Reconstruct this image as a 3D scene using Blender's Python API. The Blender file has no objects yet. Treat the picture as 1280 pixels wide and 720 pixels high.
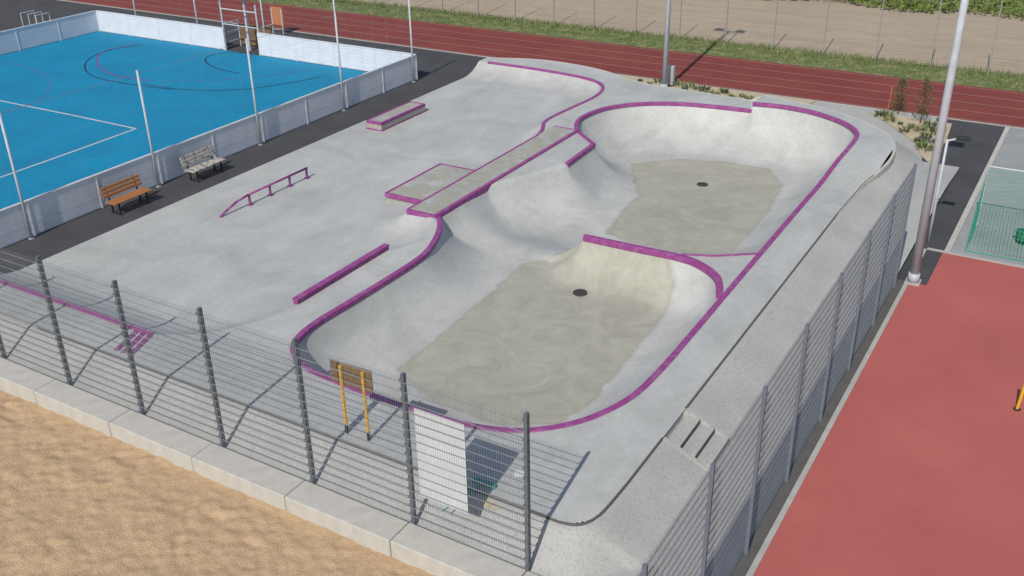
import bpy, math, random
import numpy as np
from mathutils import Vector, Matrix
random.seed(7); rng = np.random.default_rng(5)
S = bpy.context.scene; col = S.collection
S.view_settings.view_transform = 'Standard'; S.view_settings.look = 'None'; S.view_settings.exposure = 0
H = 12.8; ZC = 0.5; h = H - ZC
# ------------------------------------------------------------ camera
F = 1250.0; pitch = math.atan2(0.454, 0.891); yaw = math.radians(31.3); roll = math.radians(1.07)
fh = Vector((-math.sin(yaw), math.cos(yaw), 0)); r0 = Vector((math.cos(yaw), math.sin(yaw), 0))
fwd = fh*math.cos(pitch) + Vector((0, 0, -1))*math.sin(pitch)
u0 = fh*math.sin(pitch) + Vector((0, 0, 1))*math.cos(pitch)
rt = r0*math.cos(roll) - u0*math.sin(roll); up = u0*math.cos(roll) + r0*math.sin(roll)
cam = bpy.data.objects.new('camera', bpy.data.cameras.new('camera')); col.objects.link(cam)
cam.data.sensor_width = 36; cam.data.lens = 36*F/1280; cam.data.clip_end = 1000
bk = -fwd
cam.matrix_world = Matrix(((rt.x, up.x, bk.x, 0), (rt.y, up.y, bk.y, 0), (rt.z, up.z, bk.z, H), (0, 0, 0, 1)))
S.camera = cam
def ray(px, py): return rt*(px-640) + up*(360-py) + fwd*F
def P(px, py, z=0.0):
    d = ray(px, py); t = (z-H)/d.z
    return Vector((d.x*t, d.y*t, z))
def PY(px, py, Y):
    d = ray(px, py); t = Y/d.y
    return Vector((d.x*t, Y, H+d.z*t))
# ------------------------------------------------------------ materials
def mat(name, c1, c2=None, scale=3.0, rough=0.85, bump=0.0, bscale=40.0, c3=None, s3=25.0, f3=0.5, metal=0.0, stretch=None, detail=6):
    m = bpy.data.materials.new(name); m.use_nodes = True; nt = m.node_tree; N = nt.nodes; L = nt.links
    b = N['Principled BSDF']; b.inputs['Roughness'].default_value = rough; b.inputs['Metallic'].default_value = metal
    b.inputs['Specular IOR Level'].default_value = 0.3
    tc = N.new('ShaderNodeTexCoord'); vec = tc.outputs['Object']
    if stretch:
        mp = N.new('ShaderNodeMapping'); mp.inputs['Scale'].default_value = stretch; L.new(vec, mp.inputs[0]); vec = mp.outputs[0]
    c2 = c2 or tuple(x*0.82 for x in c1)
    n = N.new('ShaderNodeTexNoise'); n.inputs['Scale'].default_value = scale; n.inputs['Detail'].default_value = detail; n.inputs['Roughness'].default_value = 0.6
    L.new(vec, n.inputs['Vector'])
    r = N.new('ShaderNodeValToRGB'); r.color_ramp.elements[0].position = .33; r.color_ramp.elements[1].position = .67
    r.color_ramp.elements[0].color = (*c2, 1); r.color_ramp.elements[1].color = (*c1, 1); L.new(n.outputs[0], r.inputs[0])
    out = r.outputs[0]
    if c3:
        n3 = N.new('ShaderNodeTexNoise'); n3.inputs['Scale'].default_value = s3; n3.inputs['Detail'].default_value = 3; L.new(vec, n3.inputs['Vector'])
        r3 = N.new('ShaderNodeValToRGB'); r3.color_ramp.elements[0].position = .5; r3.color_ramp.elements[1].position = .62; L.new(n3.outputs[0], r3.inputs[0])
        mu = N.new('ShaderNodeMath'); mu.operation = 'MULTIPLY'; mu.inputs[1].default_value = f3; L.new(r3.outputs[0], mu.inputs[0])
        mx = N.new('ShaderNodeMix'); mx.data_type = 'RGBA'; L.new(mu.outputs[0], mx.inputs[0]); L.new(out, mx.inputs[6]); mx.inputs[7].default_value = (*c3, 1)
        out = mx.outputs[2]
    L.new(out, b.inputs['Base Color'])
    if bump:
        nb = N.new('ShaderNodeTexNoise'); nb.inputs['Scale'].default_value = bscale; nb.inputs['Detail'].default_value = 5; L.new(vec, nb.inputs['Vector'])
        bp = N.new('ShaderNodeBump'); bp.inputs['Strength'].default_value = bump; bp.inputs['Distance'].default_value = 0.05
        L.new(nb.outputs[0], bp.inputs['Height']); L.new(bp.outputs[0], b.inputs['Normal'])
    return m
M = {}
M['purple'] = mat('purple_paint', (.27, .055, .215), (.225, .045, .18), 4, .55, c3=(.34, .18, .30), s3=5, f3=.3)
M['joint'] = mat('dark_joint', (.11, .105, .098))
M['gravel'] = mat('exposed_aggregate', (.41, .405, .385), (.355, .35, .33), .8, .95, .12, 60, c3=(.27, .27, .255), s3=18, f3=.5)
M['asphalt'] = mat('asphalt', (.066, .066, .070), (.046, .046, .050), .7, .95, .2, 80, c3=(.11, .11, .11), s3=40, f3=.4)
M['red'] = mat('red_surface', (.43, .118, .102), (.37, .098, .085), .35, .95, .2, 90, c3=(.34, .085, .072), s3=30, f3=.4)
M['track'] = mat('track_red', (.215, .048, .038), (.17, .038, .030), .35, .9, .2, 60)
M['white'] = mat('white_line', (.60, .58, .57), (.47, .45, .43), 4)
M['trackline'] = mat('track_line', (.36, .24, .22), (.30, .17, .15), 4)
M['blue'] = mat('blue_court', (.004, .22, .385), (.004, .175, .315), .45, .8, .2, 60, c3=(.008, .27, .46), s3=14, f3=.4)
M['bluedark'] = mat('court_line_dark', (.012, .03, .06))
M['magenta'] = mat('court_line_magenta', (.22, .06, .26))
M['sand'] = mat('sand', (.475, .335, .20), (.435, .30, .18), 2.2, 1, .5, 26, c3=(.37, .25, .145), s3=11, f3=.4)
M['bedsand'] = mat('bed_sand', (.50, .42, .29), (.42, .34, .22), 2, 1, .4, 20, c3=(.33, .28, .18), s3=6, f3=.5)
M['soil'] = mat('tilled_soil', (.40, .325, .24), (.335, .27, .195), .6, 1, .6, 6, c3=(.27, .22, .15), s3=3, f3=.4, stretch=(.35, 1.6, 1))
M['soilbase'] = mat('bare_ground', (.20, .17, .12), (.15, .13, .09), .3, 1)
M['grass'] = mat('grass', (.15, .18, .065), (.095, .13, .04), .9, 1, .4, 12, c3=(.30, .26, .15), s3=1.6, f3=.6)
M['blade1'] = mat('grass_blade', (.16, .20, .065), (.10, .14, .04), 1.5, c3=(.28, .25, .13), s3=2, f3=.5)
M['blade2'] = mat('leaf_green', (.075, .11, .04), (.05, .08, .025), 5)
M['crop'] = mat('crop_green', (.15, .20, .045), (.08, .12, .025), 1.5)
M['conifer'] = mat('young_tree_leaves', (.085, .12, .045), (.11, .10, .045), 6)
M['bark'] = mat('bark', (.10, .065, .04))
M['block'] = mat('concrete_block', (.48, .46, .41), (.41, .395, .355), 2.5, .9, .2, 40, c3=(.35, .34, .31), s3=3, f3=.3)
M['kerb'] = mat('kerb_stone', (.40, .39, .36), (.33, .32, .30), 3)
M['court'] = mat('court_concrete', (.30, .31, .31), (.25, .26, .26), 1, .9)
M['postdark'] = mat('grey_steel_post', (.13, .145, .16), (.10, .115, .13), 6, .5)
M['wire'] = mat('grey_wire', (.24, .255, .27), (.20, .215, .23), 6, .5)
M['wirefine'] = mat('blue_grey_wire', (.17, .19, .215), (.14, .16, .18), 6, .5)
M['postgrey'] = mat('blue_grey_steel', (.14, .165, .20), (.12, .14, .17), 6, .5)
M['farpost'] = mat('far_fence_steel', (.27, .28, .28), (.22, .23, .23), 6, .6)
M['galv'] = mat('galvanised_steel', (.46, .49, .52), (.38, .41, .44), 5, .5)
M['board'] = mat('white_board', (.62, .64, .68), (.55, .57, .61), 1.5, .6)
M['boardcap'] = mat('board_cap', (.68, .69, .71), None, 3, .5)
M['wood'] = mat('orange_brown_wood', (.42, .19, .07), (.32, .13, .045), 3, .6, stretch=(6, 1, 6))
M['woodgrey'] = mat('weathered_wood', (.52, .50, .42), (.40, .37, .30), 6, .8, c3=(.14, .08, .20), s3=7, f3=.85)
M['woodbrown'] = mat('brown_board', (.21, .13, .06), (.14, .085, .04), 5, .7)
M['black'] = mat('black_steel', (.025, .025, .028), None, 5, .5)
M['yellow'] = mat('yellow_paint', (.70, .40, .03), (.6, .33, .02), 5, .5)
M['orange'] = mat('orange_panel', (.48, .20, .09), (.36, .15, .07), 5, .6)
M['sign'] = mat('white_sign', (.60, .62, .63), (.54, .56, .57), 2, .5)
M['teal'] = mat('turquoise_plastic', (.02, .30, .24), None, 5, .4)
M['green'] = mat('green_net', (.06, .32, .22), (.04, .25, .17), 5, .7)
M['greend'] = mat('green_plastic', (.02, .16, .07), None, 5, .5)
M['drain'] = mat('cast_iron', (.05, .048, .045), None, 20, .6)
def concrete_mat():
    m = bpy.data.materials.new('skate_concrete'); m.use_nodes = True; nt = m.node_tree; N = nt.nodes; L = nt.links
    b = N['Principled BSDF']; b.inputs['Roughness'].default_value = .6; b.inputs['Specular IOR Level'].default_value = .35
    tc = N.new('ShaderNodeTexCoord')
    def noise(sc, det=6, rg=.6, st=None, dist=0):
        n = N.new('ShaderNodeTexNoise'); n.inputs['Scale'].default_value = sc; n.inputs['Detail'].default_value = det; n.inputs['Roughness'].default_value = rg
        n.inputs['Distortion'].default_value = dist
        if st:
            mp = N.new('ShaderNodeMapping'); mp.inputs['Scale'].default_value = st; L.new(tc.outputs['Object'], mp.inputs[0]); L.new(mp.outputs[0], n.inputs['Vector'])
        else: L.new(tc.outputs['Object'], n.inputs['Vector'])
        return n.outputs[0]
    def ramp(src, p0, p1, a, c):
        r = N.new('ShaderNodeValToRGB'); e = r.color_ramp.elements; e[0].position = p0; e[1].position = p1; e[0].color = (*a, 1); e[1].color = (*c, 1); L.new(src, r.inputs[0]); return r.outputs[0]
    def mix(f, a, c, mode='MIX'):
        x = N.new('ShaderNodeMix'); x.data_type = 'RGBA'; x.blend_type = mode
        if isinstance(f, float): x.inputs[0].default_value = f
        else: L.new(f, x.inputs[0])
        for s, i in ((a, 6), (c, 7)):
            if isinstance(s, tuple): x.inputs[i].default_value = (*s, 1)
            else: L.new(s, x.inputs[i])
        return x.outputs[2]
    base = ramp(noise(.3, 8, .66, None, 1.0), .33, .66, (.37, .375, .36), (.475, .477, .46))
    streak = ramp(noise(.8, 8, .7, (1.6, .6, 2), .4), .36, .66, (.90, .90, .885), (1.03, 1.03, 1.03))
    c = mix(1.0, base, streak, 'MULTIPLY')
    fine = ramp(noise(7, 8, .7), .36, .62, (.90, .90, .89), (1.04, 1.04, 1.04)); c = mix(.7, c, fine, 'MULTIPLY')
    at = N.new('ShaderNodeAttribute'); at.attribute_name = 'stain'
    ad = N.new('ShaderNodeMath'); ad.operation = 'MULTIPLY_ADD'; ad.inputs[1].default_value = .45; L.new(noise(1.8, 8, .7), ad.inputs[0]); L.new(at.outputs['Fac'], ad.inputs[2])
    mr = N.new('ShaderNodeMapRange'); mr.inputs[1].default_value = .19; mr.inputs[2].default_value = .26; L.new(ad.outputs[0], mr.inputs[0])
    mr.inputs[3].default_value = 1; mr.inputs[4].default_value = 0
    st = ramp(noise(.8, 9, .74, None, 1.4), .36, .68, (.285, .275, .215), (.40, .385, .315))
    sm = N.new('ShaderNodeMath'); sm.operation = 'MULTIPLY'; sm.inputs[1].default_value = .88; L.new(mr.outputs[0], sm.inputs[0])
    c = mix(sm.outputs[0], c, st)
    ed = N.new('ShaderNodeMapRange'); ed.inputs[1].default_value = .15; ed.inputs[2].default_value = .22; L.new(ad.outputs[0], ed.inputs[0])
    e2 = N.new('ShaderNodeMapRange'); e2.inputs[1].default_value = .22; e2.inputs[2].default_value = .34; e2.inputs[3].default_value = 1; e2.inputs[4].default_value = 0; L.new(ad.outputs[0], e2.inputs[0])
    em = N.new('ShaderNodeMath'); em.operation = 'MULTIPLY'; L.new(ed.outputs[0], em.inputs[0]); L.new(e2.outputs[0], em.inputs[1])
    em2 = N.new('ShaderNodeMath'); em2.operation = 'MULTIPLY'; em2.inputs[1].default_value = .4; L.new(em.outputs[0], em2.inputs[0])
    c = mix(em2.outputs[0], c, (.24, .225, .17))
    aw = N.new('ShaderNodeAttribute'); aw.attribute_name = 'wall'
    sc = ramp(noise(1.0, 7, .65, (1, 1, 2), .5), .48, .72, (0, 0, 0), (1, 1, 1))
    ml = N.new('ShaderNodeMath'); ml.operation = 'MULTIPLY'; L.new(aw.outputs['Fac'], ml.inputs[0]); L.new(sc, ml.inputs[1])
    m2 = N.new('ShaderNodeMath'); m2.operation = 'MULTIPLY'; m2.inputs[1].default_value = .25; L.new(ml.outputs[0], m2.inputs[0])
    c = mix(m2.outputs[0], c, (.52, .52, .50))
    vk = ramp(noise(2.6, 5, .6, (3, .7, 1), .6), .66, .78, (1, 1, 1), (.86, .86, .86)); c = mix(.5, c, vk, 'MULTIPLY')
    L.new(c, b.inputs['Base Color'])
    bp = N.new('ShaderNodeBump'); bp.inputs['Strength'].default_value = .1; bp.inputs['Distance'].default_value = .02; L.new(noise(9), bp.inputs['Height']); L.new(bp.outputs[0], b.inputs['Normal'])
    return m
M['concrete'] = concrete_mat()
# ------------------------------------------------------------ mesh helpers
class MB:
    def __init__(s): s.v = []; s.f = []
    def box(s, x0, x1, y0, y1, z0, z1):
        b = len(s.v); s.v += [(x0,y0,z0),(x1,y0,z0),(x1,y1,z0),(x0,y1,z0),(x0,y0,z1),(x1,y0,z1),(x1,y1,z1),(x0,y1,z1)]
        s.f += [tuple(b+i for i in q) for q in ((0,3,2,1),(4,5,6,7),(0,1,5,4),(1,2,6,5),(2,3,7,6),(3,0,4,7))]; return s
    def bar(s, a, b, w, w2=None, n=4):
        a = Vector(a); b = Vector(b); d = (b-a).normalized(); w2 = w if w2 is None else w2
        t = Vector((0,0,1)) if abs(d.z) < .9 else Vector((0,1,0)); p = d.cross(t).normalized(); q = d.cross(p)
        k = len(s.v); off = math.pi/4 if n == 4 else 0
        for c, r in ((a, w), (b, w2)):
            for i in range(n):
                an = 2*math.pi*i/n+off; s.v.append(tuple(c + p*math.cos(an)*r + q*math.sin(an)*r))
        for i in range(n): s.f.append((k+i, k+(i+1) % n, k+n+(i+1) % n, k+n+i))
        s.f.append(tuple(k+i for i in range(n))[::-1]); s.f.append(tuple(k+n+i for i in range(n))); return s
    def tube(s, pts, r, n=8):
        for a, b in zip(pts[:-1], pts[1:]): s.bar(a, b, r, r, n)
        return s
    def tri(s, a, b, c): k = len(s.v); s.v += [tuple(a), tuple(b), tuple(c)]; s.f.append((k, k+1, k+2))
    def quad(s, *q): k = len(s.v); s.v += [tuple(p) for p in q]; s.f.append((k, k+1, k+2, k+3))
    def poly(s, pts): k = len(s.v); s.v += [tuple(p) for p in pts]; s.f.append(tuple(range(k, k+len(pts))))
    def build(s, name, m, parent=None, smooth=False, bevel=0):
        me = bpy.data.meshes.new(name); me.from_pydata(s.v, [], s.f); me.update()
        me.materials.append(M[m] if isinstance(m, str) else m)
        if smooth: me.polygons.foreach_set('use_smooth', [True]*len(me.polygons))
        o = bpy.data.objects.new(name, me); col.objects.link(o)
        if parent: o.parent = parent
        if bevel:
            md = o.modifiers.new('bevel', 'BEVEL'); md.width = bevel; md.segments = 2
        return o
def tag(o, label=None, cat=None, group=None, kind=None):
    if label: o['label'] = label
    if cat: o['category'] = cat
    if group: o['group'] = group
    if kind: o['kind'] = kind
    return o
def empty(name, loc=(0,0,0), rz=0):
    o = bpy.data.objects.new(name, None); col.objects.link(o); o.location = loc; o.rotation_euler = (0,0,rz); return o
def struct(o): o['kind'] = 'structure'; return o
def copy_tree(o, parent=None):
    c = o.copy(); col.objects.link(c); c.parent = parent
    for ch in [x for x in bpy.data.objects if x.parent == o]: copy_tree(ch, c)
    return c
def sheet(name, m, pts, z):
    b = MB(); b.poly([(p[0], p[1], z) for p in pts]); return struct(b.build(name, m))
def rect(x0, x1, y0, y1): return [(x0,y0),(x1,y0),(x1,y1),(x0,y1)]
def catmull(pts, n=8):
    pts = [Vector(p) for p in pts]; out = []
    m = len(pts)
    for i in range(m-1):
        p0 = pts[max(i-1, 0)]; p1 = pts[i]; p2 = pts[i+1]; p3 = pts[min(i+2, m-1)]
        for k in range(n):
            t = k/n; out.append(.5*((2*p1)+(-p0+p2)*t+(2*p0-5*p1+4*p2-p3)*t*t+(-p0+3*p1-3*p2+p3)*t**3))
    out.append(pts[-1]); return out
def ribbon(pts, w, up_, dn, mb=None, off=0.0):
    mb = mb or MB(); pts = [Vector(p) for p in pts]; n = len(pts); k0 = len(mb.v)
    for i, p in enumerate(pts):
        a = pts[max(i-1, 0)]; b = pts[min(i+1, n-1)]
        d1 = (p-a); d2 = (b-p); d1.z = d2.z = 0
        if d1.length < 1e-6: d1 = d2
        if d2.length < 1e-6: d2 = d1
        d1.normalize(); d2.normalize(); d = (d1+d2).normalized(); c = max(d.dot(d1), .5)
        nn = Vector((-d.y, d.x, 0))/c
        c2 = min(.012, w*.2, up_*.8)
        L_ = p + nn*(w/2+off); R_ = p - nn*(w/2-off)
        L2 = p + nn*(w/2+off-c2); R2 = p - nn*(w/2-off-c2)
        mb.v += [(L_.x, L_.y, p.z-dn), (L_.x, L_.y, p.z+up_-c2), (L2.x, L2.y, p.z+up_), (R2.x, R2.y, p.z+up_), (R_.x, R_.y, p.z+up_-c2), (R_.x, R_.y, p.z-dn)]
    for i in range(n-1):
        a = k0+6*i; b = a+6
        for j in range(5): mb.f.append((a+j, a+j+1, b+j+1, b+j))
    mb.f.append(tuple(range(k0, k0+6))); e = k0+6*(n-1); mb.f.append(tuple(range(e, e+6))[::-1])
    return mb
def flat_line(pts, w, z, mb):
    pts = [Vector((p[0], p[1], z)) for p in pts]; n = len(pts); k0 = len(mb.v)
    for i, p in enumerate(pts):
        d = (pts[min(i+1, n-1)]-pts[max(i-1, 0)]).normalized(); nn = Vector((-d.y, d.x, 0))*w/2
        mb.v += [tuple(p+nn), tuple(p-nn)]
    for i in range(n-1): a = k0+2*i; mb.f.append((a+1, a+3, a+2, a))
# ------------------------------------------------------------ numpy fields
def sdf(poly, X, Y):
    poly = [(p[0], p[1]) for p in poly]; d = np.full(X.shape, 1e9); ins = np.zeros(X.shape, bool)
    for (ax, ay), (bx, by) in zip(poly, poly[1:]+poly[:1]):
        ex, ey = bx-ax, by-ay; L2 = ex*ex+ey*ey
        if L2 < 1e-12: continue
        t = np.clip(((X-ax)*ex+(Y-ay)*ey)/L2, 0, 1)
        d = np.minimum(d, (X-ax-t*ex)**2+(Y-ay-t*ey)**2)
        if abs(ey) > 1e-12:
            c = ((ay > Y) != (by > Y)) & (X < ex*(Y-ay)/ey+ax); ins ^= c
    d = np.sqrt(d); return np.where(ins, -d, d)
def sst(t): t = np.clip(t, 0, 1); return t*t*(3-2*t)
def vnoise(X, Y, sc, seed):
    r = np.random.default_rng(seed); G = r.random((256, 256)); x = X/sc+500; y = Y/sc+500
    xi = np.floor(x).astype(int); yi = np.floor(y).astype(int); fx = x-xi; fy = y-yi; fx = fx*fx*(3-2*fx); fy = fy*fy*(3-2*fy)
    g = lambda a, b: G[a % 256, b % 256]
    return (g(xi, yi)*(1-fx)+g(xi+1, yi)*fx)*(1-fy)+(g(xi, yi+1)*(1-fx)+g(xi+1, yi+1)*fx)*fy
def field(name, m, X, Y, Z, keep, attrs=None, parent=None):
    ny, nx = X.shape; idx = np.arange(nx*ny).reshape(ny, nx)
    a = idx[:-1, :-1]; b = idx[:-1, 1:]; c = idx[1:, 1:]; d = idx[1:, :-1]
    kf = keep[:-1, :-1] & keep[:-1, 1:] & keep[1:, 1:] & keep[1:, :-1]
    faces = np.stack([a[kf], b[kf], c[kf], d[kf]], 1)
    used = np.unique(faces); rem = np.full(nx*ny, -1); rem[used] = np.arange(len(used)); faces = rem[faces]
    V = np.stack([X.ravel(), Y.ravel(), Z.ravel()], 1)[used]
    me = bpy.data.meshes.new(name); me.from_pydata(V.tolist(), [], faces.tolist()); me.update()
    me.polygons.foreach_set('use_smooth', [True]*len(me.polygons)); me.materials.append(M[m])
    for k, arr in (attrs or {}).items():
        at = me.attributes.new(k, 'FLOAT', 'POINT'); at.data.foreach_set('value', arr.ravel()[used].astype(np.float32))
    o = bpy.data.objects.new(name, me); col.objects.link(o)
    if parent: o.parent = parent
    return o
# ------------------------------------------------------------ skate park plan (units of h, then metres)
EXT = .3; XE = -.9875
near = [(-1.396,1.935),(-1.355,1.885),(-1.318,1.81),(-1.292,1.72),(-1.289,1.6),(-1.293,1.45),(-1.296,1.343),(-1.283,1.27),(-1.248,1.225),(-1.194,1.198),(-1.10,1.185),(-.95,1.181),(-.825,1.188),(-.743,1.213),(-.687,1.2536),(-.641,1.3156),(-.608,1.408),(-.599,1.524),(-.599,1.70),(-.60,1.866),(-.602,2.2),(-.603,2.5),(-.600,2.75),(-.596,2.90),(-.608,3.03),(-.669,3.118),(-.777,3.183),(-.889,3.203),(-.9875,3.19)]
far = [(-.9875,3.188),(-1.097,3.179),(-1.231,3.153),(-1.35,3.089),(-1.43,2.99),(-1.454,2.871),(-1.437,2.785),(-1.393,2.714),(-1.298,2.63)]
sc = lambda L_: [(x*h, y*h, 0) for x, y in L_]
nearc = catmull(sc(near), 6); farc = catmull(sc(far), 6)
ring = nearc + farc[1:] + [Vector((-1.288*h, 2.435*h, 0)), Vector((-1.40*h, 2.17*h, 0))]
spine_c = catmull(sc([(-1.009,2.004),(-.88,2.006),(-.76,2.008),(-.70,1.99),(-.645,1.945),(-.612,1.87)]), 6)
spine = spine_c + [Vector((-.57*h,1.87*h,0)), Vector((-.57*h,2.12*h,0)), Vector((-.605*h,2.107*h,0)), Vector((-.69*h,2.05*h,0)), Vector((-.76*h,2.022*h,0)), Vector((-1.009*h,2.012*h,0))]
plazaq = catmull(sc([(-1.4875,2.62),(-1.504,2.678),(-1.5375,2.756),(-1.538,2.859),(-1.522,3.065),(-1.538,3.18),(-1.594,3.26),(-1.708,3.301),(-1.913,3.322),(-2.11,3.322)]), 6)
plaza = [Vector(p) for p in sc([(-3.2,1.143),(-1.56,1.143)])] + catmull(sc([(-1.56,1.143),(-1.47,1.20),(-1.41,1.29),(-1.388,1.385)]), 5) + \
        catmull(sc([(-1.388,1.70),(-1.36,1.75),(-1.345,1.81),(-1.37,1.88),(-1.42,1.925)]), 5) + [Vector((-1.485*h,1.93*h,0))] + plazaq + [Vector((-3.2*h,3.322*h,0))]
cornerA = catmull([(-6.9,12.85,0),(-6.6,12.93,0),(-6.42,13.12,0),(-6.31,13.5,0),(-6.27,14.5,0)], 5)
farR = catmull([(-6.25,30.0,0),(-6.15,32.6,0),(-5.88,34.0,0),(-5.8,35.5,0),(-6.2,37.2,0),(-7.2,38.5,0),(-8.8,39.6,0),(-10.5,40.2,0),(-12.1,40.5,0),(-15.6,40.75,0),(-17.6,40.9,0),(-18.9,41.3,0),(-20.2,42.0,0),(-22.2,42.45,0),(-24.3,42.4,0),(-26.5,41.6,0)], 5)
deck = cornerA + farR + [Vector((-26.5,12.85,0))]
step = .075
def park_z(X, Y):
    top_e = EXT*sst((Y/h-2.55)/.35)*(X > XE*h-.01)
    ein = EXT*sst((Y/h-2.55)/.35)*sst((X-XE*h+.15)/.3)
    sb = sdf(ring, X, Y); ss = sdf(spine, X, Y); sp = sdf(plaza, X, Y)
    t = sst((Y/h-1.9)/.35)
    zf = -.68*(1-t) - 1.05*t + .26*np.exp(-((Y/h-2.06)/.075)**2)
    w = 1.8*(1-t)+2.3*t
    inb = sb < 0
    def arc(s, w, D):
        s = np.maximum(s, 0); r = (w*w+D*D)/(2*D)
        return np.where(s < w, r-np.sqrt(np.maximum(r*r-(w-s)**2, 0)), 0)
    D = (ZC+ein)-zf
    a1 = arc(-sb, w, D); a2 = arc(ss, np.maximum(np.where(Y < 2.006*h, 1.45, 1.9), 1.0), ZC-zf)
    k = .12; hh = np.clip(.5+.5*(a1-a2)/k, 0, 1); ab = np.minimum(a2*(1-hh)+a1*hh+k*hh*(1-hh)*.6*(np.minimum(a1, a2) > .001), D)
    Z = ZC + top_e
    Z = np.where(inb, zf+ab, Z)
    wp = 1.45; Dp = ZC; rp = (wp*wp+Dp*Dp)/(2*Dp); s2 = np.maximum(-sp, 0)
    pz = np.where(s2 < wp, rp-np.sqrt(np.maximum(rp*rp-(wp-s2)**2, 0)), 0)
    Z = np.where((sp < 0) & ~inb, pz, Z)
    s = np.minimum(-sb, ss)
    wall = np.where(inb & (s < w), sst(s/.3)*sst((w-s)/.8), 0)
    return Z, wall
xs = XE*h + np.arange(-200, 84)*step; ys = np.arange(12.775, 42.7, step)
X, Y = np.meshgrid(xs, ys)
sd = sdf(deck, X, Y); gy, gx = np.gradient(sd, step)
snap = (sd > -.037) & (sd < .0385)
X2 = np.where(snap, X-gx*sd, X); Y2 = np.where(snap, Y-gy*sd, Y)
Z, wall = park_z(X2, Y2)
# trowelled blend of the channel walls below the ledge, away from the coping
sbm = -sdf(ring, X, Y)
msk = np.exp(-(((X-(-1.2*h))/1.6)**2+((Y-2.25*h)/2.4)**2)**2)*sst((sbm-.12)/.7)
for _ in range(90):
    B = (np.roll(Z, 1, 0)+np.roll(Z, -1, 0)+np.roll(Z, 1, 1)+np.roll(Z, -1, 1))/4; Z = Z+(B-Z)*msk
fl1 = [P(*p, -.68) for p in [(655,330),(700,328),(770,333),(825,352),(840,372),(835,387),(790,440),(735,505),(700,529),(620,530),(540,500),(497,462),(540,430)]]
fl2 = [P(*p, -1.05) for p in [(790,205),(850,199),(910,203),(962,212),(977,232),(960,265),(915,318),(860,318),(790,302),(758,292),(780,262),(800,245),(792,225)]]
st = np.minimum(sdf(fl1, X2, Y2), sdf(fl2, X2, Y2))
st = np.clip(st, -1, 1)
park = field('skate_park', 'concrete', X2, Y2, Z, sd < .0385, {'stain': st, 'wall': wall})
tag(park, 'large grey concrete skate park with two connected bowls and purple coping', 'skate park')
def cz(p, dz=0):
    e = EXT*float(sst((p.y/h-2.55)/.35)) if p.x > XE*h-.02 else 0
    return Vector((p.x, p.y, ZC+e+dz))
W = .16
ribbon([cz(p) for p in nearc], W, .03, .1).build('coping', 'purple', park)
ribbon([Vector((p.x, p.y, ZC)) for p in farc] + [Vector((-1.288*h, 2.435*h, ZC))], W, .03, .1).build('coping', 'purple', park)
ribbon([Vector((p.x, p.y, ZC)) for p in spine_c], .18, .032, .13).build('coping', 'purple', park)
ribbon([Vector((x*h, y*h, ZC+.004)) for x, y in [(-.76,2.016),(-.69,2.045),(-.607,2.105)]], .08, .03, .05).build('coping', 'purple', park)
ribbon([Vector((p.x, p.y, ZC)) for p in plazaq], .15, .03, .1).build('coping', 'purple', park)
ribbon([Vector((x*h, y*h, ZC)) for x, y in [(-2.15,1.143),(-1.555,1.143)]], .17, .03, .1).build('coping', 'purple', park)
a = P(196,418,ZC); b = P(150,440,ZC)
for k in range(3):
    ribbon([Vector((a.x-.1-k*.24, a.y-.12, ZC)), Vector((b.x+.35-k*.24, b.y, ZC))], .15, .02, .05).build('coping', 'purple', park)
lx0, lx1, ly0, ly1 = -1.485*h, -1.398*h, 1.925*h, 2.715*h
led = MB().box(lx0, lx1, ly0, ly1, .0, ZC+.05).build('ledge', 'concrete', park)
ribbon([Vector((lx1, ly1, ZC)), Vector((lx1, ly0, ZC)), Vector((lx0, ly0, ZC))], .14, .065, .15).build('edge_trim', 'purple', led)
ribbon([Vector((lx0, ly0+.05, ZC)), Vector((lx0, 2.62*h, ZC))], .10, .06, .05).build('edge_trim', 'purple', led)
ribbon([Vector((lx0+.05, ly1+.03, ZC)), Vector((lx1, ly1+.03, ZC))], .10, .06, .05).build('edge_trim', 'purple', led)
px0, px1, py0, py1 = -1.612*12.5, lx0-.01, 2.0*12.5, 2.262*12.5
pad = MB().box(px0, px1, py0, py1, -.02, .3).build('manual_pad', 'concrete', park)
ribbon([Vector((px1, py0, .26)), Vector((px0, py0, .26))], .13, .05, .08).build('edge_trim', 'purple', pad)
ribbon([Vector((px0, py0, .26)), Vector((px0, py1, .26)), Vector((px1, py1, .26))], .11, .05, .1).build('edge_trim', 'purple', pad)
edgeR = [Vector((-6.27+.02*(17.5-14.5)/15.5,17.5,0))]+farR[:9]
ribbon([cz(p) for p in edgeR], .045, .012, .1).build('edge_joint', 'joint', park)
ribbon([cz(p, -.01) for p in farR], .10, .015, .55).build('edge_wall', 'block', park)
ribbon([Vector((-22,12.85,ZC))]+[Vector((p[0], p[1], ZC)) for p in cornerA]+[Vector((-6.268,16.25,ZC))], .045, .012, .12).build('edge_joint', 'joint', park)
for (px, py, z) in ((725,366,-.66),(878,231,-1.05)):
    c = P(px, py, z)
    def rz_(x, y): return float(park_z(np.array([[x]]), np.array([[y]]))[0][0, 0])
    ring_ = []
    for t in range(24):
        x = c.x+.2*math.cos(t*math.pi/12); y = c.y+.2*math.sin(t*math.pi/12); ring_.append((x, y, rz_(x, y)+.02))
    mb = MB(); mb.v = ring_+[(c.x, c.y, rz_(c.x, c.y)+.028)]; mb.f = [(i, (i+1) % 24, 24) for i in range(24)]
    mb.tube([Vector(p) for p in ring_+ring_[:1]], .014, 6)
    mb.build('drain_cover', 'drain', park)
gb = empty('grind_ledge', (-1.388*h, 1.385*h, ZC)); tag(gb, 'long low purple grind bar on the bank left of the near bowl', 'grind ledge')
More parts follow.
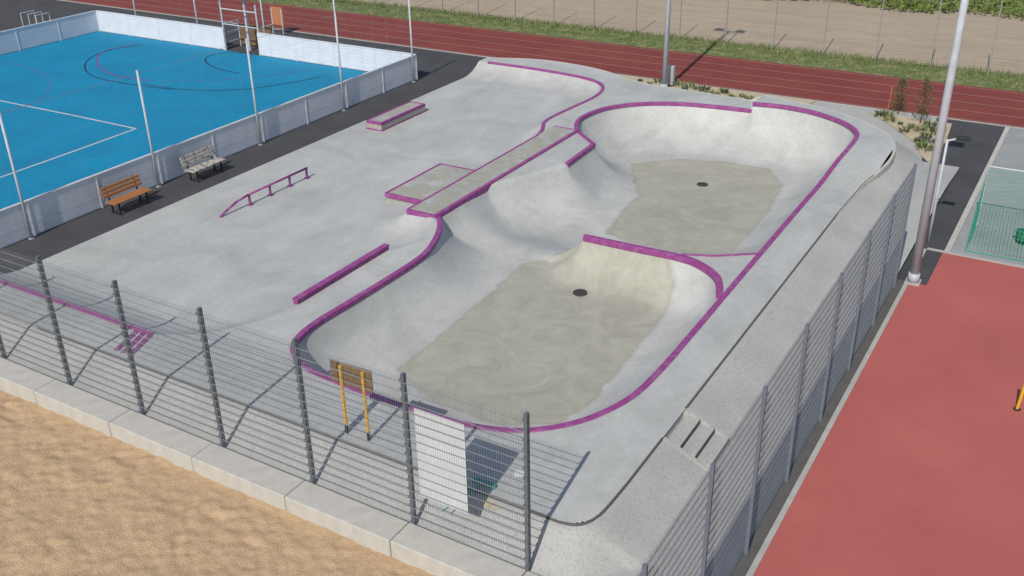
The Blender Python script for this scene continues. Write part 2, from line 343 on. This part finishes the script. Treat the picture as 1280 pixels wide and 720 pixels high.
MB().box(-.1, .1, 0, 4.0, .1, .16).build('top_rail', 'purple', gb, bevel=.01); MB().box(-.08, .08, .02, 3.98, -.06, .1).build('base', 'purple', gb)
bx = empty('grind_box', (-25.35, 31, 0)); tag(bx, 'small concrete grind box with purple edges on the plaza', 'grind box')
MB().box(-.4, .4, 0, 3.1, 0, .35).build('body', 'concrete', bx)
ribbon([Vector((-.36,.04,.34)), Vector((.36,.04,.34)), Vector((.36,3.06,.34)), Vector((-.36,3.06,.34)), Vector((-.36,.04,.34))], .1, .025, .08).build('edge_trim', 'purple', bx)
MB().box(-.41, .41, -.012, 3.112, .0, .06).build('plinth_strip', 'purple', bx)
rl = empty('grind_rail', (-24.05, 21.2, 0)); tag(rl, 'purple flat grind rail with curved end standing on the plaza', 'grind rail')
rp = [Vector((-.1,0,.02)), Vector((-.08,.35,.16)), Vector((-.05,.75,.30)), Vector((0,1.25,.38)), Vector((0,4.25,.38))]
MB().tube(rp, .04, 8).build('top_rail', 'purple', rl, True)
for yy in (1.3, 2.3, 3.3, 4.2): MB().box(-.03, .03, yy-.03, yy+.03, 0, .37).box(-.09, .09, yy-.09, yy+.09, 0, .02).build('leg', 'purple', rl)
# ------------------------------------------------------------ gravel banks and walkway
xg = np.arange(-26.5, -3.75, .1); yg = np.arange(8.0, 43.5, .1); XG, YG = np.meshgrid(xg, yg)
sg = sdf(deck, XG, YG); ew = EXT*sst((YG/h-2.65)/.3)*(XG > -12.3)
bw = np.where(YG < 12.9, .92, 1.15)
rise = .22*sst((YG-18)/14)*(XG > -6.6)*sst((38-YG)/4)
ZG = np.maximum((ZC+ew*.2)*np.clip(1-(sg-.03)/bw, 0, 1) - .012, rise)
ZG = np.where(sg < .03, ZC-.03, ZG)
stz = (YG > 16.35) & (YG < 17.42) & (XG > -6.25) & (XG < -5.2); ZG = np.where(stz, -.01, ZG)
ZG = np.where((sg >= 0) & (ZG < .0) & ~stz, .0, ZG)
kg = (sg > -.12) & ~((XG < -6.85) & (YG < 11.85)) & ~((XG > -6.9) & (YG < 8.1)) & ~((XG < -26.1) & (YG > 13.1) & (YG < 41.4)) & ~((sg < 0) & (XG < -18) & (YG > 13.2) & (YG < 41.0))
struct(field('gravel_path', 'gravel', XG, YG, ZG, kg))
stp = empty('concrete_steps', (-6.24, 16.3, 0)); tag(stp, 'three short concrete steps in the bank beside the bowl deck', 'steps')
for k in range(3): MB().box(k*.34, (k+1)*.34+.0, 0, 1.15, -.05, .375-k*.125).build('step', 'gravel', stp, bevel=.012)
for yy in (-.09, 1.15):
    mb = MB(); v = [(0,0,-.05),(1.2,0,-.05),(1.2,0,.01),(0,0,.505)]
    mb.v = [(x, yy, z) for x, _, z in v]+[(x, yy+.09, z) for x, _, z in v]
    mb.f = [(0,1,2,3),(7,6,5,4),(3,2,6,7),(1,5,6,2),(0,3,7,4),(0,4,5,1)]; mb.build('side_wall', 'gravel', stp)
for k in range(3): MB().box(k*.34+.335, k*.34+.35, .0, 1.15, .375-k*.125-.118, .375-k*.125-.01).build('riser_face', 'joint', stp)
# ------------------------------------------------------------ ground sheets (the ground sheet is open where the bowls are dug in)
g_ = MB(); hx0, hx1, hy0, hy1 = -26.0, -6.6, 13.2, 40.2
for q in (rect(-300, hx0, -200, 400), rect(hx1, 300, -200, 400), rect(hx0, hx1, -200, hy0), rect(hx0, hx1, hy1, 400)): g_.poly([(x, y, -.34) for x, y in q])
struct(g_.build('ground', 'soilbase'))
sheet('soil_field', 'soil', rect(-200, 200, 51.5, 300), -.05)
sheet('grass_verge', 'grass', rect(-120, 100, 48.7, 52.0), -.03)
trk = sheet('running_track', 'track', rect(-120, 100, 43.45, 48.95), -.005)
mb = MB()
for k in range(5): flat_line([(-120, 43.62+k*1.26), (100, 43.62+k*1.26)], .055, .0, mb)
mb.build('lane_lines', 'trackline', trk)
mb = MB(); mb.box(-120, 100, 43.33, 43.43, -.1, .02); struct(mb.build('track_kerb', 'kerb'))
sheet('asphalt_path', 'asphalt', rect(-120, -26.4, -5, 43.33), -.004)
sheet('asphalt_walk', 'asphalt', [(-3.95,27.2),(-3.0,27.2),(-3.0,43.3),(-5.6,43.3),(-5.1,37.0)], .008)
sheet('red_sports_surface', 'red', rect(-3.45, 40, -5, 29.65), .006)
mb = MB(); mb.box(-3.56, -3.45, 3, 29.65, -.1, .03); struct(mb.build('kerb_strip', 'kerb'))
sheet('dark_soil_strip', 'joint', rect(-3.83, -3.56, 3, 27.2), .004)
sheet('concrete_court', 'court', rect(-2.82, 40, 29.8, 43.3), .006)
mb = MB(); mb.box(-2.98, -2.82, 29.8, 43.3, -.1, .05); struct(mb.build('court_kerb', 'block'))
struct(MB().box(-3.45, 40, 29.66, 29.78, -.1, .03).build('court_kerb', 'kerb'))
xs_ = np.arange(-36, -6.9, .045); ys_ = np.arange(4, 11.25, .045); XS, YS = np.meshgrid(xs_, ys_)
ZS = -.29 + .04*vnoise(XS, YS, .22, 1)*vnoise(XS, YS, .9, 9)*2 + .035*vnoise(XS, YS, .13, 2) + .03*vnoise(XS, YS, 1.7, 3) - .04
struct(field('sand', 'sand', XS, YS, ZS, np.ones(XS.shape, bool)))
proto = None
for k in range(9):
    x1 = -7.0 - k*2.62
    if proto is None:
        proto = MB().box(-2.605, 0, 0, .62, -.45, .10).build('concrete_kerb_block', 'block', None, bevel=.02); o = proto
    else: o = proto.copy(); col.objects.link(o)
    o.location = (x1, 11.21, .002*(k % 3)); o.rotation_euler = (0, 0, .002*((k % 3)-1))
    tag(o, 'long pale concrete kerb block between the sand and the wire fence', 'kerb block', 'kerb blocks along the sand edge')
o = MB().box(-.55, 0, -4.2, 0, -.45, .10).build('concrete_kerb_block', 'block', None, bevel=.02); o.location = (-6.43, 11.83, 0)
tag(o, 'concrete kerb block turned towards the viewer at the sand corner, bottom centre', 'kerb block')
# ------------------------------------------------------------ mesh fences
def fence(name, label, cat, origin, rz, n, sp, ht, pm, wm, clamps=True, vs=.05, hs=.2, wr=.0036, pw=.032, pd=.045, group=None):
    root = empty(name, origin, rz); tag(root, label, cat, group)
    pb = MB().box(-pw, pw, -pd, pd, -.1, ht+.04)
    if clamps:
        for i in range(int(ht/.2)): pb.box(-pw-.012, pw+.012, -pd-.03, -pd, .1+i*.2, .16+i*.2)
    p0 = pb.build('post', pm, root)
    for i in range(1, n+1):
        o = p0.copy(); col.objects.link(o); o.parent = root; o.location = (i*sp, 0, 0)
    mb = MB(); yy = -pd-.008
    nv = int(sp/vs)
    for i in range(nv+1): mb.bar((i*vs, yy, .06), (i*vs, yy, ht), wr)
    z = .08
    while z < ht+.001:
        mb.bar((0, yy-.007, z), (sp, yy-.007, z), wr*1.25); mb.bar((0, yy+.007, z), (sp, yy+.007, z), wr*1.25); z += hs
    m0 = mb.build('mesh_panel', wm, root)
    for i in range(1, n):
        o = m0.copy(); col.objects.link(o); o.parent = root; o.location = (i*sp, 0, 0)
    return root
SP = 2.53
fence('wire_fence', 'tall grey double rod mesh fence between the sand and the skate park', 'fence', (-7.0-8*SP, 11.9, 0), 0, 8, SP, 3.4, 'postdark', 'wire', wr=.003)
fence('wire_fence', 'tall blue grey mesh fence beside the red sports surface', 'fence', (-3.75, 26.6, 0), -math.pi/2, 8, 2.46, 3.6, 'postgrey', 'wirefine', clamps=False, wr=.0034, pw=.028, pd=.032)
fence('wire_fence', 'long thin mesh fence along the far field behind the running track', 'fence', (-62, 51.6, 0), 0, 26, 2.6, 3.6, 'farpost', 'farpost', clamps=False, vs=.65, hs=.6, wr=.003, pw=.025, pd=.025)
c0 = PY(517,510,11.97); c1 = PY(585,643,11.97)
sg_ = empty('information_sign', (c0.x, 11.97, c1.z)); tag(sg_, 'plain white rectangular sign board fixed to the grey mesh fence', 'sign')
w_, h_ = abs(c1.x-c0.x), abs(c0.z-c1.z)
MB().box(0, w_, 0, .012, 0, h_).build('panel', 'sign', sg_)
MB().box(0, w_, -.004, -.001, h_-.02, h_).build('trim', 'galv', sg_); MB().box(0, w_, -.004, -.001, h_*.74, h_*.748).build('seam', 'galv', sg_)
A = P(434,541,ZC); B = P(461,550,ZC)
ws = empty('wooden_sign', A); tag(ws, 'brown wooden board on two yellow legs behind the mesh fence', 'sign')
dv = B-A; dn = dv.normalized(); nrm = Vector((dn.y, -dn.x, 0))
for q in (Vector((0,0,0)), dv):
    MB().bar(q+Vector((0,0,.22)), q+Vector((0,0,1.66)), .035, .035, 8).bar(q+Vector((0,0,.6)), q+Vector((0,0,.66)), .04, .04, 8).build('leg', 'yellow', ws)
    MB().bar(q, q+Vector((0,0,.22)), .036, .036, 8).build('foot', 'black', ws)
mb = MB(); o0 = -dn*.28; o1 = dv+dn*.2
for z0, z1 in ((1.20,1.45),(1.46,1.72)):
    pts = []
    for t in (o0, o1):
        for s_ in (.03, .06): pts.append(t-nrm*s_)
    k = len(mb.v); mb.v += [tuple(p+Vector((0,0,z0))) for p in pts]+[tuple(p+Vector((0,0,z1))) for p in pts]
    mb.f += [(k,k+1,k+3,k+2),(k+4,k+6,k+7,k+5),(k,k+4,k+5,k+1),(k+2,k+3,k+7,k+6),(k+1,k+5,k+7,k+3),(k,k+2,k+6,k+4)]
mb.build('board', 'woodbrown', ws)
c = P(622,622,.42)
mb = MB(); n = 14
for j in range(4):
    for i in range(n): an = 2*math.pi*i/n; rr = (.34-.11*j)*(1+.15*math.sin(3*an+j)); mb.v.append((rr*math.cos(an)*1.3, rr*math.sin(an), .01+.025*j))
for j in range(3):
    for i in range(n): a_ = j*n+i; b_ = j*n+(i+1) % n; mb.f.append((a_, b_, b_+n, a_+n))
mb.f.append(tuple(range(3*n, 4*n)))
o = mb.build('sand_pile', 'bedsand', None, True); o.location = c; tag(o, 'small heap of swept sand beside the turquoise broom', 'sand pile')
br = empty('broom', P(606,606,.5)); tag(br, 'turquoise headed broom lying by a small sand heap', 'broom')
MB().box(-.25, .25, -.05, .05, .0, .07).build('head', 'teal', br); MB().bar((0,0,.06), (-.25,-1.1,.03), .014, .014, 8).build('handle', 'teal', br)
o = MB().box(-.12, .12, -.09, .09, 0, .02).build('paper_sheet', 'sign'); o.location = P(650,592,ZC+.002); o.rotation_euler = (0,0,.5); tag(o, 'scrap of white paper lying on the concrete deck', 'paper')
# ------------------------------------------------------------ blue court
XC = -2.215*H; XF = -4.0*H; YF = 2.985*H
crt = sheet('blue_court', 'blue', rect(XF, XC, -5, YF), .002)
wl = MB()
for pl in ([(0,126),(85,143),(170,161)], [(170,161),(90,190),(0,222)]):
    flat_line([P(*p, 0) for p in pl], .09, .007, wl)
wl.build('court_lines', 'white', crt)
bl = MB()
for pl in ([(215,112),(160,105),(118,96),(106,84),(114,72),(140,62),(180,56)], [(180,105),(230,112),(300,112),(360,104),(402,96)], [(300,92),(272,86),(257,77),(262,70),(285,66),(315,67)]):
    q = catmull([P(*p, 0) for p in pl], 5); flat_line(q, .07, .009, bl)
bl.build('court_lines', 'bluedark', crt)
ml_ = MB(); flat_line(catmull([P(*p, 0) for p in [(187,101),(150,96),(127,86),(121,74),(133,63),(172,55)]], 5), .07, .011, ml_)
dd = catmull([P(*p, 0) for p in [(0,78),(40,86),(62,100),(50,125),(0,140)]], 8)
for i in range(0, len(dd)-1, 2): flat_line(dd[i:i+2], .05, .007, ml_)
dd = catmull([P(*p, 0) for p in [(160,98),(230,102),(330,95),(400,84)]], 12)
for i in range(0, len(dd)-1, 2): flat_line(dd[i:i+2], .05, .011, ml_)
ml_.build('court_lines', 'magenta', crt)
def boards(label, org, rz, n, sp, skip=()):
    root = empty('board_wall', org, rz); tag(root, label, 'board wall')
    pm = None; bm_ = None
    for i in range(n):
        if i in skip: continue
        if bm_ is None:
            mb = MB()
            for k in range(6): mb.box(.012, sp-.012, -.026, .026, .06+k*.185, .06+k*.185+.179)
            mb.box(.0, sp, -.018, .018, .02, 1.16)
            bm_ = mb.build('panel', 'board', root); bm_.location = (i*sp, 0, 0)
            cp = MB().box(0, sp, -.05, .05, 1.17, 1.20).build('top_cap', 'boardcap', root); cp.location = (i*sp, 0, 0)
        else:
            for q in (bm_, cp): o = q.copy(); col.objects.link(o); o.parent = root; o.location = (i*sp, 0, 0)
    for i in range(n+1):
        if pm is None: pm = MB().box(-.03, .03, -.042, .042, 0, 1.165).build('post', 'boardcap', root)
        else: o = pm.copy(); col.objects.link(o); o.parent = root; o.location = (i*sp, 0, 0)
spb = 2.62
boards('long white plank board wall along the near side of the blue court', (XC, YF-spb*14, 0), math.pi/2, 14, spb)
g0 = P(283,62,0).x
nb = 9; sb_ = (XC-XF)/nb
gi = int(round((g0-XF)/sb_))
boards('white board wall across the far end of the blue court with a goal opening', (XF+.06, YF+.05, 0), 0, nb, (XC-XF-.12)/nb, (gi,))
boards('white board wall on the far left side of the blue court', (XF, YF-spb*13, 0), math.pi/2, 13, spb)
NP = None
def netpost(x, y, ht=4.2):
    global NP
    if NP is None:
        NP = empty('net_post', (x, y, 0)); MB().bar((0,0,0), (0,0,ht), .045, .04, 10).build('pole', 'galv', NP, True); MB().box(-.07, .07, -.07, .07, 0, .02).build('base_plate', 'galv', NP); o = NP
    else: o = copy_tree(NP); o.location = (x, y, 0)
    tag(o, 'slim galvanised net post rising from the white court boards', 'post', 'net posts around the blue court')
ysn = [(2.95-.405*k)*H for k in range(7)]
for yy in ysn: netpost(XC+.14, yy)
xsn = [XC-.02-4.9*k for k in (1, 2, 3, 4)]
for xx in xsn: netpost(xx, YF+.2)
def net(label, pts, ht, gap=.9):
    root = MB(); a, b = Vector(pts[0]), Vector(pts[1]); n = int((b-a).length/gap)
    for z in (ht,): root.bar(a+Vector((0,0,z)), b+Vector((0,0,z)), .007)
    k = 1.25
    while k < ht-.2: root.bar(a+Vector((0,0,k)), b+Vector((0,0,k)), .0022); k += .55
    for i in range(n+1): p = a+(b-a)*i/n; root.bar(p+Vector((0,0,1.2)), p+Vector((0,0,ht)), .0018)
    o = root.build('safety_net', 'wire'); tag(o, label, 'net')
net('thin wire ball net strung above the near court boards', ((XC+.14, ysn[-1], 0), (XC+.14, ysn[0], 0)), 4.1)
net('thin wire ball net strung above the far end court boards', ((xsn[-1], YF+.2, 0), (XC+.1, YF+.2, 0)), 4.1)
gx0 = XF+.06+gi*(XC-XF-.12)/nb; gx1 = gx0+(XC-XF-.12)/nb
gl = empty('court_goal', ((gx0+gx1)/2, YF+.1, 0)); tag(gl, 'metal framed goal recess with brown panels behind the blue court', 'goal')
hw = (gx1-gx0)/2
for sx in (-1, 1): MB().bar((sx*hw,0,0), (sx*hw,0,2.6), .045, .045, 8).build('post', 'galv', gl); MB().bar((sx*hw,1.1,0), (sx*hw,1.1,1.4), .035, .035, 8).bar((sx*hw,0,1.4), (sx*hw,1.1,1.4), .03, .03, 8).bar((sx*hw,0,.4), (sx*hw,1.1,.4), .02, .02, 8).bar((sx*hw,0,.9), (sx*hw,1.1,.9), .02, .02, 8).build('side_frame', 'galv', gl)
MB().bar((-hw,0,2.2), (hw,0,2.2), .035, .035, 8).bar((-hw,0,1.4), (hw,0,1.4), .03, .03, 8).build('crossbar', 'galv', gl)
MB().box(-hw, hw, 1.13, 1.17, .1, .62).box(-hw, hw, 1.13, 1.17, .68, 1.2).build('back_panel', 'woodbrown', gl)
bb = empty('basketball_backboard', ((gx0+gx1)/2, YF+.6, 0)); tag(bb, 'basketball backboard with orange hoop above the court goal', 'basketball hoop')
MB().box(-.06, .06, -.06, .06, 0, 2.9).build('pole', 'galv', bb); MB().box(-.6, .6, -.45, -.41, 2.8, 3.5).build('backboard', 'orange', bb)
MB().tube([Vector((.23*math.cos(t*math.pi/6), -.72+.23*math.sin(t*math.pi/6), 3.05)) for t in range(13)], .012, 6).build('hoop', 'orange', bb)
q = P(349,42,0); pn = empty('orange_panel', q); tag(pn, 'small upright orange brown panel behind the white end boards', 'panel')
MB().box(-.45, .45, -.02, .02, .5, 1.5).build('face', 'orange', pn); MB().box(-.4, -.34, -.05, -.02, 0, 1.4).build('leg', 'galv', pn); MB().box(.34, .4, -.05, -.02, 0, 1.4).build('leg', 'galv', pn)
q = P(30,36,0); rk = empty('bicycle_rack', q); tag(rk, 'small metal hoop rack behind the blue court, top left corner', 'rack')
for k in range(3): MB().tube([Vector((k*.7,0,0)), Vector((k*.7,0,.9)), Vector((k*.7,.9,.9)), Vector((k*.7,.9,0))], .03, 8).build('hoop', 'galv', rk)
# ------------------------------------------------------------ benches
def bench(x, y, wood, label, frame):
    r = empty('park_bench', (x, y, 0)); tag(r, label, 'bench'); L_ = 1.6
    mb = MB()
    for k in range(4): mb.box(-.22+k*.12, -.12+k*.12, 0, L_, .42, .455)
    mb.build('seat', wood, r, bevel=.006)
    mb = MB()
    for k in range(3):
        z0 = .55+k*.125; xo = -.27-k*.035
        mb.box(xo-.018, xo+.018, 0, L_, z0, z0+.105)
    mb.build('backrest', wood, r, bevel=.006)
    for yy in (.22, L_-.22):
        MB().box(-.25, .22, yy-.025, yy+.025, .38, .42).bar((.17, yy, 0), (.17, yy, .4), .035).bar((-.2, yy, 0), (-.2, yy, .4), .035).bar((-.24, yy, .38), (-.38, yy, .92), .03).box(-.26, .24, yy-.03, yy+.03, 0, .03).build('leg', frame, r)
    return r
b1 = P(118,264,0); b2 = P(226,226,0)
bench(-27.45, b1.y, 'wood', 'brown wooden slatted bench against the white court boards', 'black')
bench(-27.45, b2.y, 'woodgrey', 'pale weathered bench covered with dark graffiti by the court boards', 'black')
# ------------------------------------------------------------ poles
def flood(base, ht, r, label):
    o = empty('floodlight_pole', base); tag(o, label, 'light pole')
    MB().bar((0,0,0), (0,0,ht), r, r*.6, 16).build('pole', 'galv', o, True); MB().box(-.2, .2, -.2, .2, 0, .05).build('base_plate', 'kerb', o)
    MB().bar((0,0,.05), (0,0,.3), r*1.25, r*1.25, 16).build('collar', 'galv', o, True)
    MB().box(-.9, .9, -.05, .05, ht-.1, ht).build('crossarm', 'galv', o)
    for s_ in (-.6, .6): MB().box(s_-.25, s_+.25, .06, .3, ht-.2, ht+.2).build('lamp_head', 'postdark', o)
    return o
flood(P(1141,353,0), 12, .125, 'tall galvanised floodlight pole at the end of the right fence')
flood(P(830,113,0), 12, .12, 'tall galvanised floodlight pole at the edge of the running track')
eb = empty('electrical_cabinet', P(838,108,0)); tag(eb, 'small grey cabinet standing beside the far floodlight pole', 'cabinet')
MB().box(-.15, .15, -.12, .12, .1, .95).build('body', 'galv', eb, bevel=.01); MB().box(-.13, .13, -.135, -.122, .15, .9).build('door', 'kerb', eb); MB().box(-.12, .12, -.1, .1, 0, .1).build('foot', 'black', eb)
lp = empty('path_lamp', P(1160,304,0)); tag(lp, 'slim lamp post with small black head beside the asphalt path', 'street lamp')
MB().bar((0,0,0), (0,0,3.3), .045, .035, 12).build('pole', 'galv', lp, True); MB().bar((0,0,3.25), (.35,.05,3.38), .03, .03, 8).build('arm', 'galv', lp)
MB().box(.22, .6, -.08, .16, 3.34, 3.42).build('lamp_head', 'black', lp, bevel=.02)
yp = empty('yellow_post', P(1271,512,0)); tag(yp, 'yellow post on the red surface at the right edge', 'post')
MB().bar((0,0,0), (.05,.0,.85), .035, .035, 10).build('pole', 'yellow', yp); MB().bar((0,0,0), (0,0,.03), .08, .08, 12).build('base', 'black', yp)
gg = empty('green_net_goal', (-2.45, 30.1, 0)); tag(gg, 'green netted goal on the grey court at the right edge', 'goal')
WG = 4.0; DG = 2.1; HG = 2.0
MB().tube([Vector((0,DG,0)), Vector((0,DG,HG)), Vector((WG,DG,HG)), Vector((WG,DG,0))], .03, 8).build('front_frame', 'galv', gg)
MB().tube([Vector((0,DG,.03)), Vector((0,0,.03)), Vector((WG,0,.03)), Vector((WG,DG,.03))], .018, 8).build('ground_frame', 'green', gg)
mb = MB(); g = .1
def nz(t, x=0): return HG*(t**.85)*(1-.10*math.sin(math.pi*t)*(1+.6*math.sin(x*5)))
i = 0
while i*g <= WG:
    q = [Vector((i*g, DG*t/8, .02+nz(t/8, i*g))) for t in range(9)]; mb.tube(q, .007, 3); i += 1
for t in range(0, 21): mb.tube([Vector((WG*j/16, DG*t/20, .02+nz(t/20, WG*j/16))) for j in range(17)], .007, 3)
for xx in (0, WG):
    for t in range(1, 21): mb.bar((xx, DG*t/20, 0), (xx, DG*t/20, nz(t/20, xx)), .007, .007, 3)
    for k in range(1, 19):
        z = k*.1; t0 = min((z/HG)**(1/.85)*1.08, 1); mb.bar((xx, DG*t0, z), (xx, DG, z), .007, .007, 3)
mb.build('net', 'green', gg)
gt = empty('green_tub', P(1279,304,0)); tag(gt, 'round green tub on the grey court at the right edge', 'tub')
MB().bar((0,0,0), (0,0,.35), .20, .27, 16).build('body', 'greend', gt, True); MB().bar((0,0,.35), (0,0,.38), .29, .29, 16).build('rim', 'greend', gt)
# ------------------------------------------------------------ planting beds
sheet('planting_bed', 'bedsand', [(-19.3,42.2),(-11.0,41.75),(-10.6,43.3),(-19.8,43.3)], .025)
bed2 = [P(*p, .0) for p in [(1085,140),(1190,155),(1182,178),(1163,206),(1152,196),(1142,178),(1118,160)]]
sheet('planting_bed', 'bedsand', bed2, .02)
def tuft(seed, n, r, ht, m, lw=.03):
    rd = random.Random(seed); mb = MB()
    for i in range(n):
        a_ = rd.uniform(0, 6.28); rr = r*math.sqrt(rd.random())*.6; x, y = rr*math.cos(a_), rr*math.sin(a_)
        hh = ht*rd.uniform(.4, 1); ox, oy = math.cos(a_)*r*rd.uniform(.2, .9), math.sin(a_)*r*rd.uniform(.2, .9); s_ = rd.uniform(0, 6.28); w = lw*rd.uniform(.6, 1.4)
        zb = rd.uniform(0, hh*.6)
        p0 = Vector((x, y, zb)); p2 = Vector((x+ox, y+oy, hh)); mid = (p0+p2)/2+Vector((0,0,.15*hh)); sd_ = Vector((math.cos(s_), math.sin(s_), 0))*w
        mb.quad(p0, mid-sd_, p2, mid+sd_)
    return mb.build('foliage', m)
protos = []
for k in range(4):
    o = tuft(k, 60, .16+.04*k, .18+.04*k, ('blade2', 'blade1')[k % 2], .02); o.name = 'bed_shrub'; protos.append(o)
spots = [P(x, y, .02) for x, y in [(800,102),(812,106),(822,104),(848,108),(856,113),(868,112),(880,115),(893,119),(905,117),(915,123),(928,122),(936,126),(900,123),(862,110),(1100,146),(1112,152),(1125,156),(1138,160),(1130,166),(1150,165),(1146,178),(1158,172),(1168,166),(1156,188),(1170,178),(1178,163),(1162,160),(1108,146),(1152,183),(1174,170)]]
for i, p in enumerate(spots):
    o = protos[i] if i < 4 else protos[i % 4].copy()
    if i >= 4: col.objects.link(o)
    o.location = p; o.rotation_euler = (0, 0, random.uniform(0, 6)); s_ = random.uniform(.7, 1.4); o.scale = (s_, s_, s_)
    if i < 14: tag(o, 'low green shrub in the narrow sandy bed by the track', 'shrub', 'shrubs in the narrow bed by the track')
    else: tag(o, 'low green shrub in the sandy bed at the far right of the skate park', 'shrub', 'shrubs in the far right bed')
def young_tree(p, ht, r, label, seed):
    rd = random.Random(seed); root = empty('young_tree', p); tag(root, label, 'tree')
    mb = MB().bar((0,0,0), (0,0,ht*.9), .03, .01, 8)
    for k in range(10): a_ = rd.uniform(0, 6.28); z = ht*rd.uniform(.2, .8); mb.bar((0,0,z), (math.cos(a_)*r*.6, math.sin(a_)*r*.6, z+.2), .01, .005, 5)
    mb.build('trunk', 'bark', root)
    mb = MB()
    for i in range(520):
        t = rd.random(); z = ht*(.15+.85*t); rr = r*(1-t*.6)*(1+.35*math.sin(9*t+seed))*math.sqrt(rd.random()); a_ = rd.uniform(0, 6.28)
        c_ = Vector((rr*math.cos(a_), rr*math.sin(a_), z)); d = Vector((math.cos(a_), math.sin(a_), rd.uniform(.2, 1.2))).normalized()*rd.uniform(.05, .12); s_ = Vector((rd.uniform(-1,1), rd.uniform(-1,1), rd.uniform(-1,1)))*.028
        mb.tri(c_-s_, c_+s_, c_+d)
    mb.build('crown', 'conifer', root)
young_tree(P(1150,155,0), 1.9, .42, 'taller young tree in the sandy bed beside the path', 3)
young_tree(P(1122,143,0), 1.5, .34, 'smaller young tree at the edge of the running track', 8)
mb = MB().bar((0,0,0), (.05,0,1.3), .02, .02, 6); o = mb.build('wooden_stake', 'wood'); o.location = P(1108,146,0); tag(o, 'thin wooden stake standing in the sandy bed', 'stake')
mb = MB(); rd = random.Random(3)
for i in range(15000):
    x = rd.uniform(-70, 3); y = 48.95+3.2*rd.random()**.7; hh = rd.uniform(.04, .14)*(1.7 if y > 51 else .7); a_ = rd.uniform(0, 6.28); w = rd.uniform(.015, .04)
    mb.tri((x-w*math.cos(a_), y-w*math.sin(a_), -.04), (x+w*math.cos(a_), y+w*math.sin(a_), -.04), (x+rd.uniform(-.1, .1), y+rd.uniform(-.1, .1), hh))
tag(mb.build('verge_grass', 'blade1'), 'uneven green grass along the foot of the far fence', 'grass', None, 'stuff')
mb = MB()
for i in range(15000):
    x = rd.uniform(-34, 16); y = 64.3+rd.random()*14
    y += .6*math.sin(x*.7); hh = rd.uniform(.15, .5); a_ = rd.uniform(0, 6.28); w = rd.uniform(.08, .18)
    mb.quad((x, y, hh*.2), (x+w*math.cos(a_), y+w*math.sin(a_), hh*.7), (x+rd.uniform(-.3,.3), y+rd.uniform(-.3,.3), hh), (x-w*math.cos(a_), y-w*math.sin(a_), hh*.7))
tag(mb.build('crop_plants', 'crop'), 'band of leafy green crops beyond the bare field', 'crops', None, 'stuff')
# ------------------------------------------------------------ light
wd = bpy.data.worlds.new('World'); S.world = wd; wd.use_nodes = True; nt = wd.node_tree
sky = nt.nodes.new('ShaderNodeTexSky'); sky.sky_type = 'NISHITA'; sky.sun_disc = False; sky.sun_elevation = math.radians(43); sky.sun_rotation = math.radians(173)
nt.links.new(sky.outputs[0], nt.nodes['Background'].inputs[0]); nt.nodes['Background'].inputs[1].default_value = .11
sl = bpy.data.lights.new('sun', 'SUN'); sl.energy = 3.9; sl.angle = math.radians(.5); sl.color = (1, .95, .88)
so = bpy.data.objects.new('sun', sl); col.objects.link(so)
d = Vector((-.12*.73, .99*.73, -.68)).normalized(); so.rotation_euler = d.to_track_quat('-Z', 'Y').to_euler()
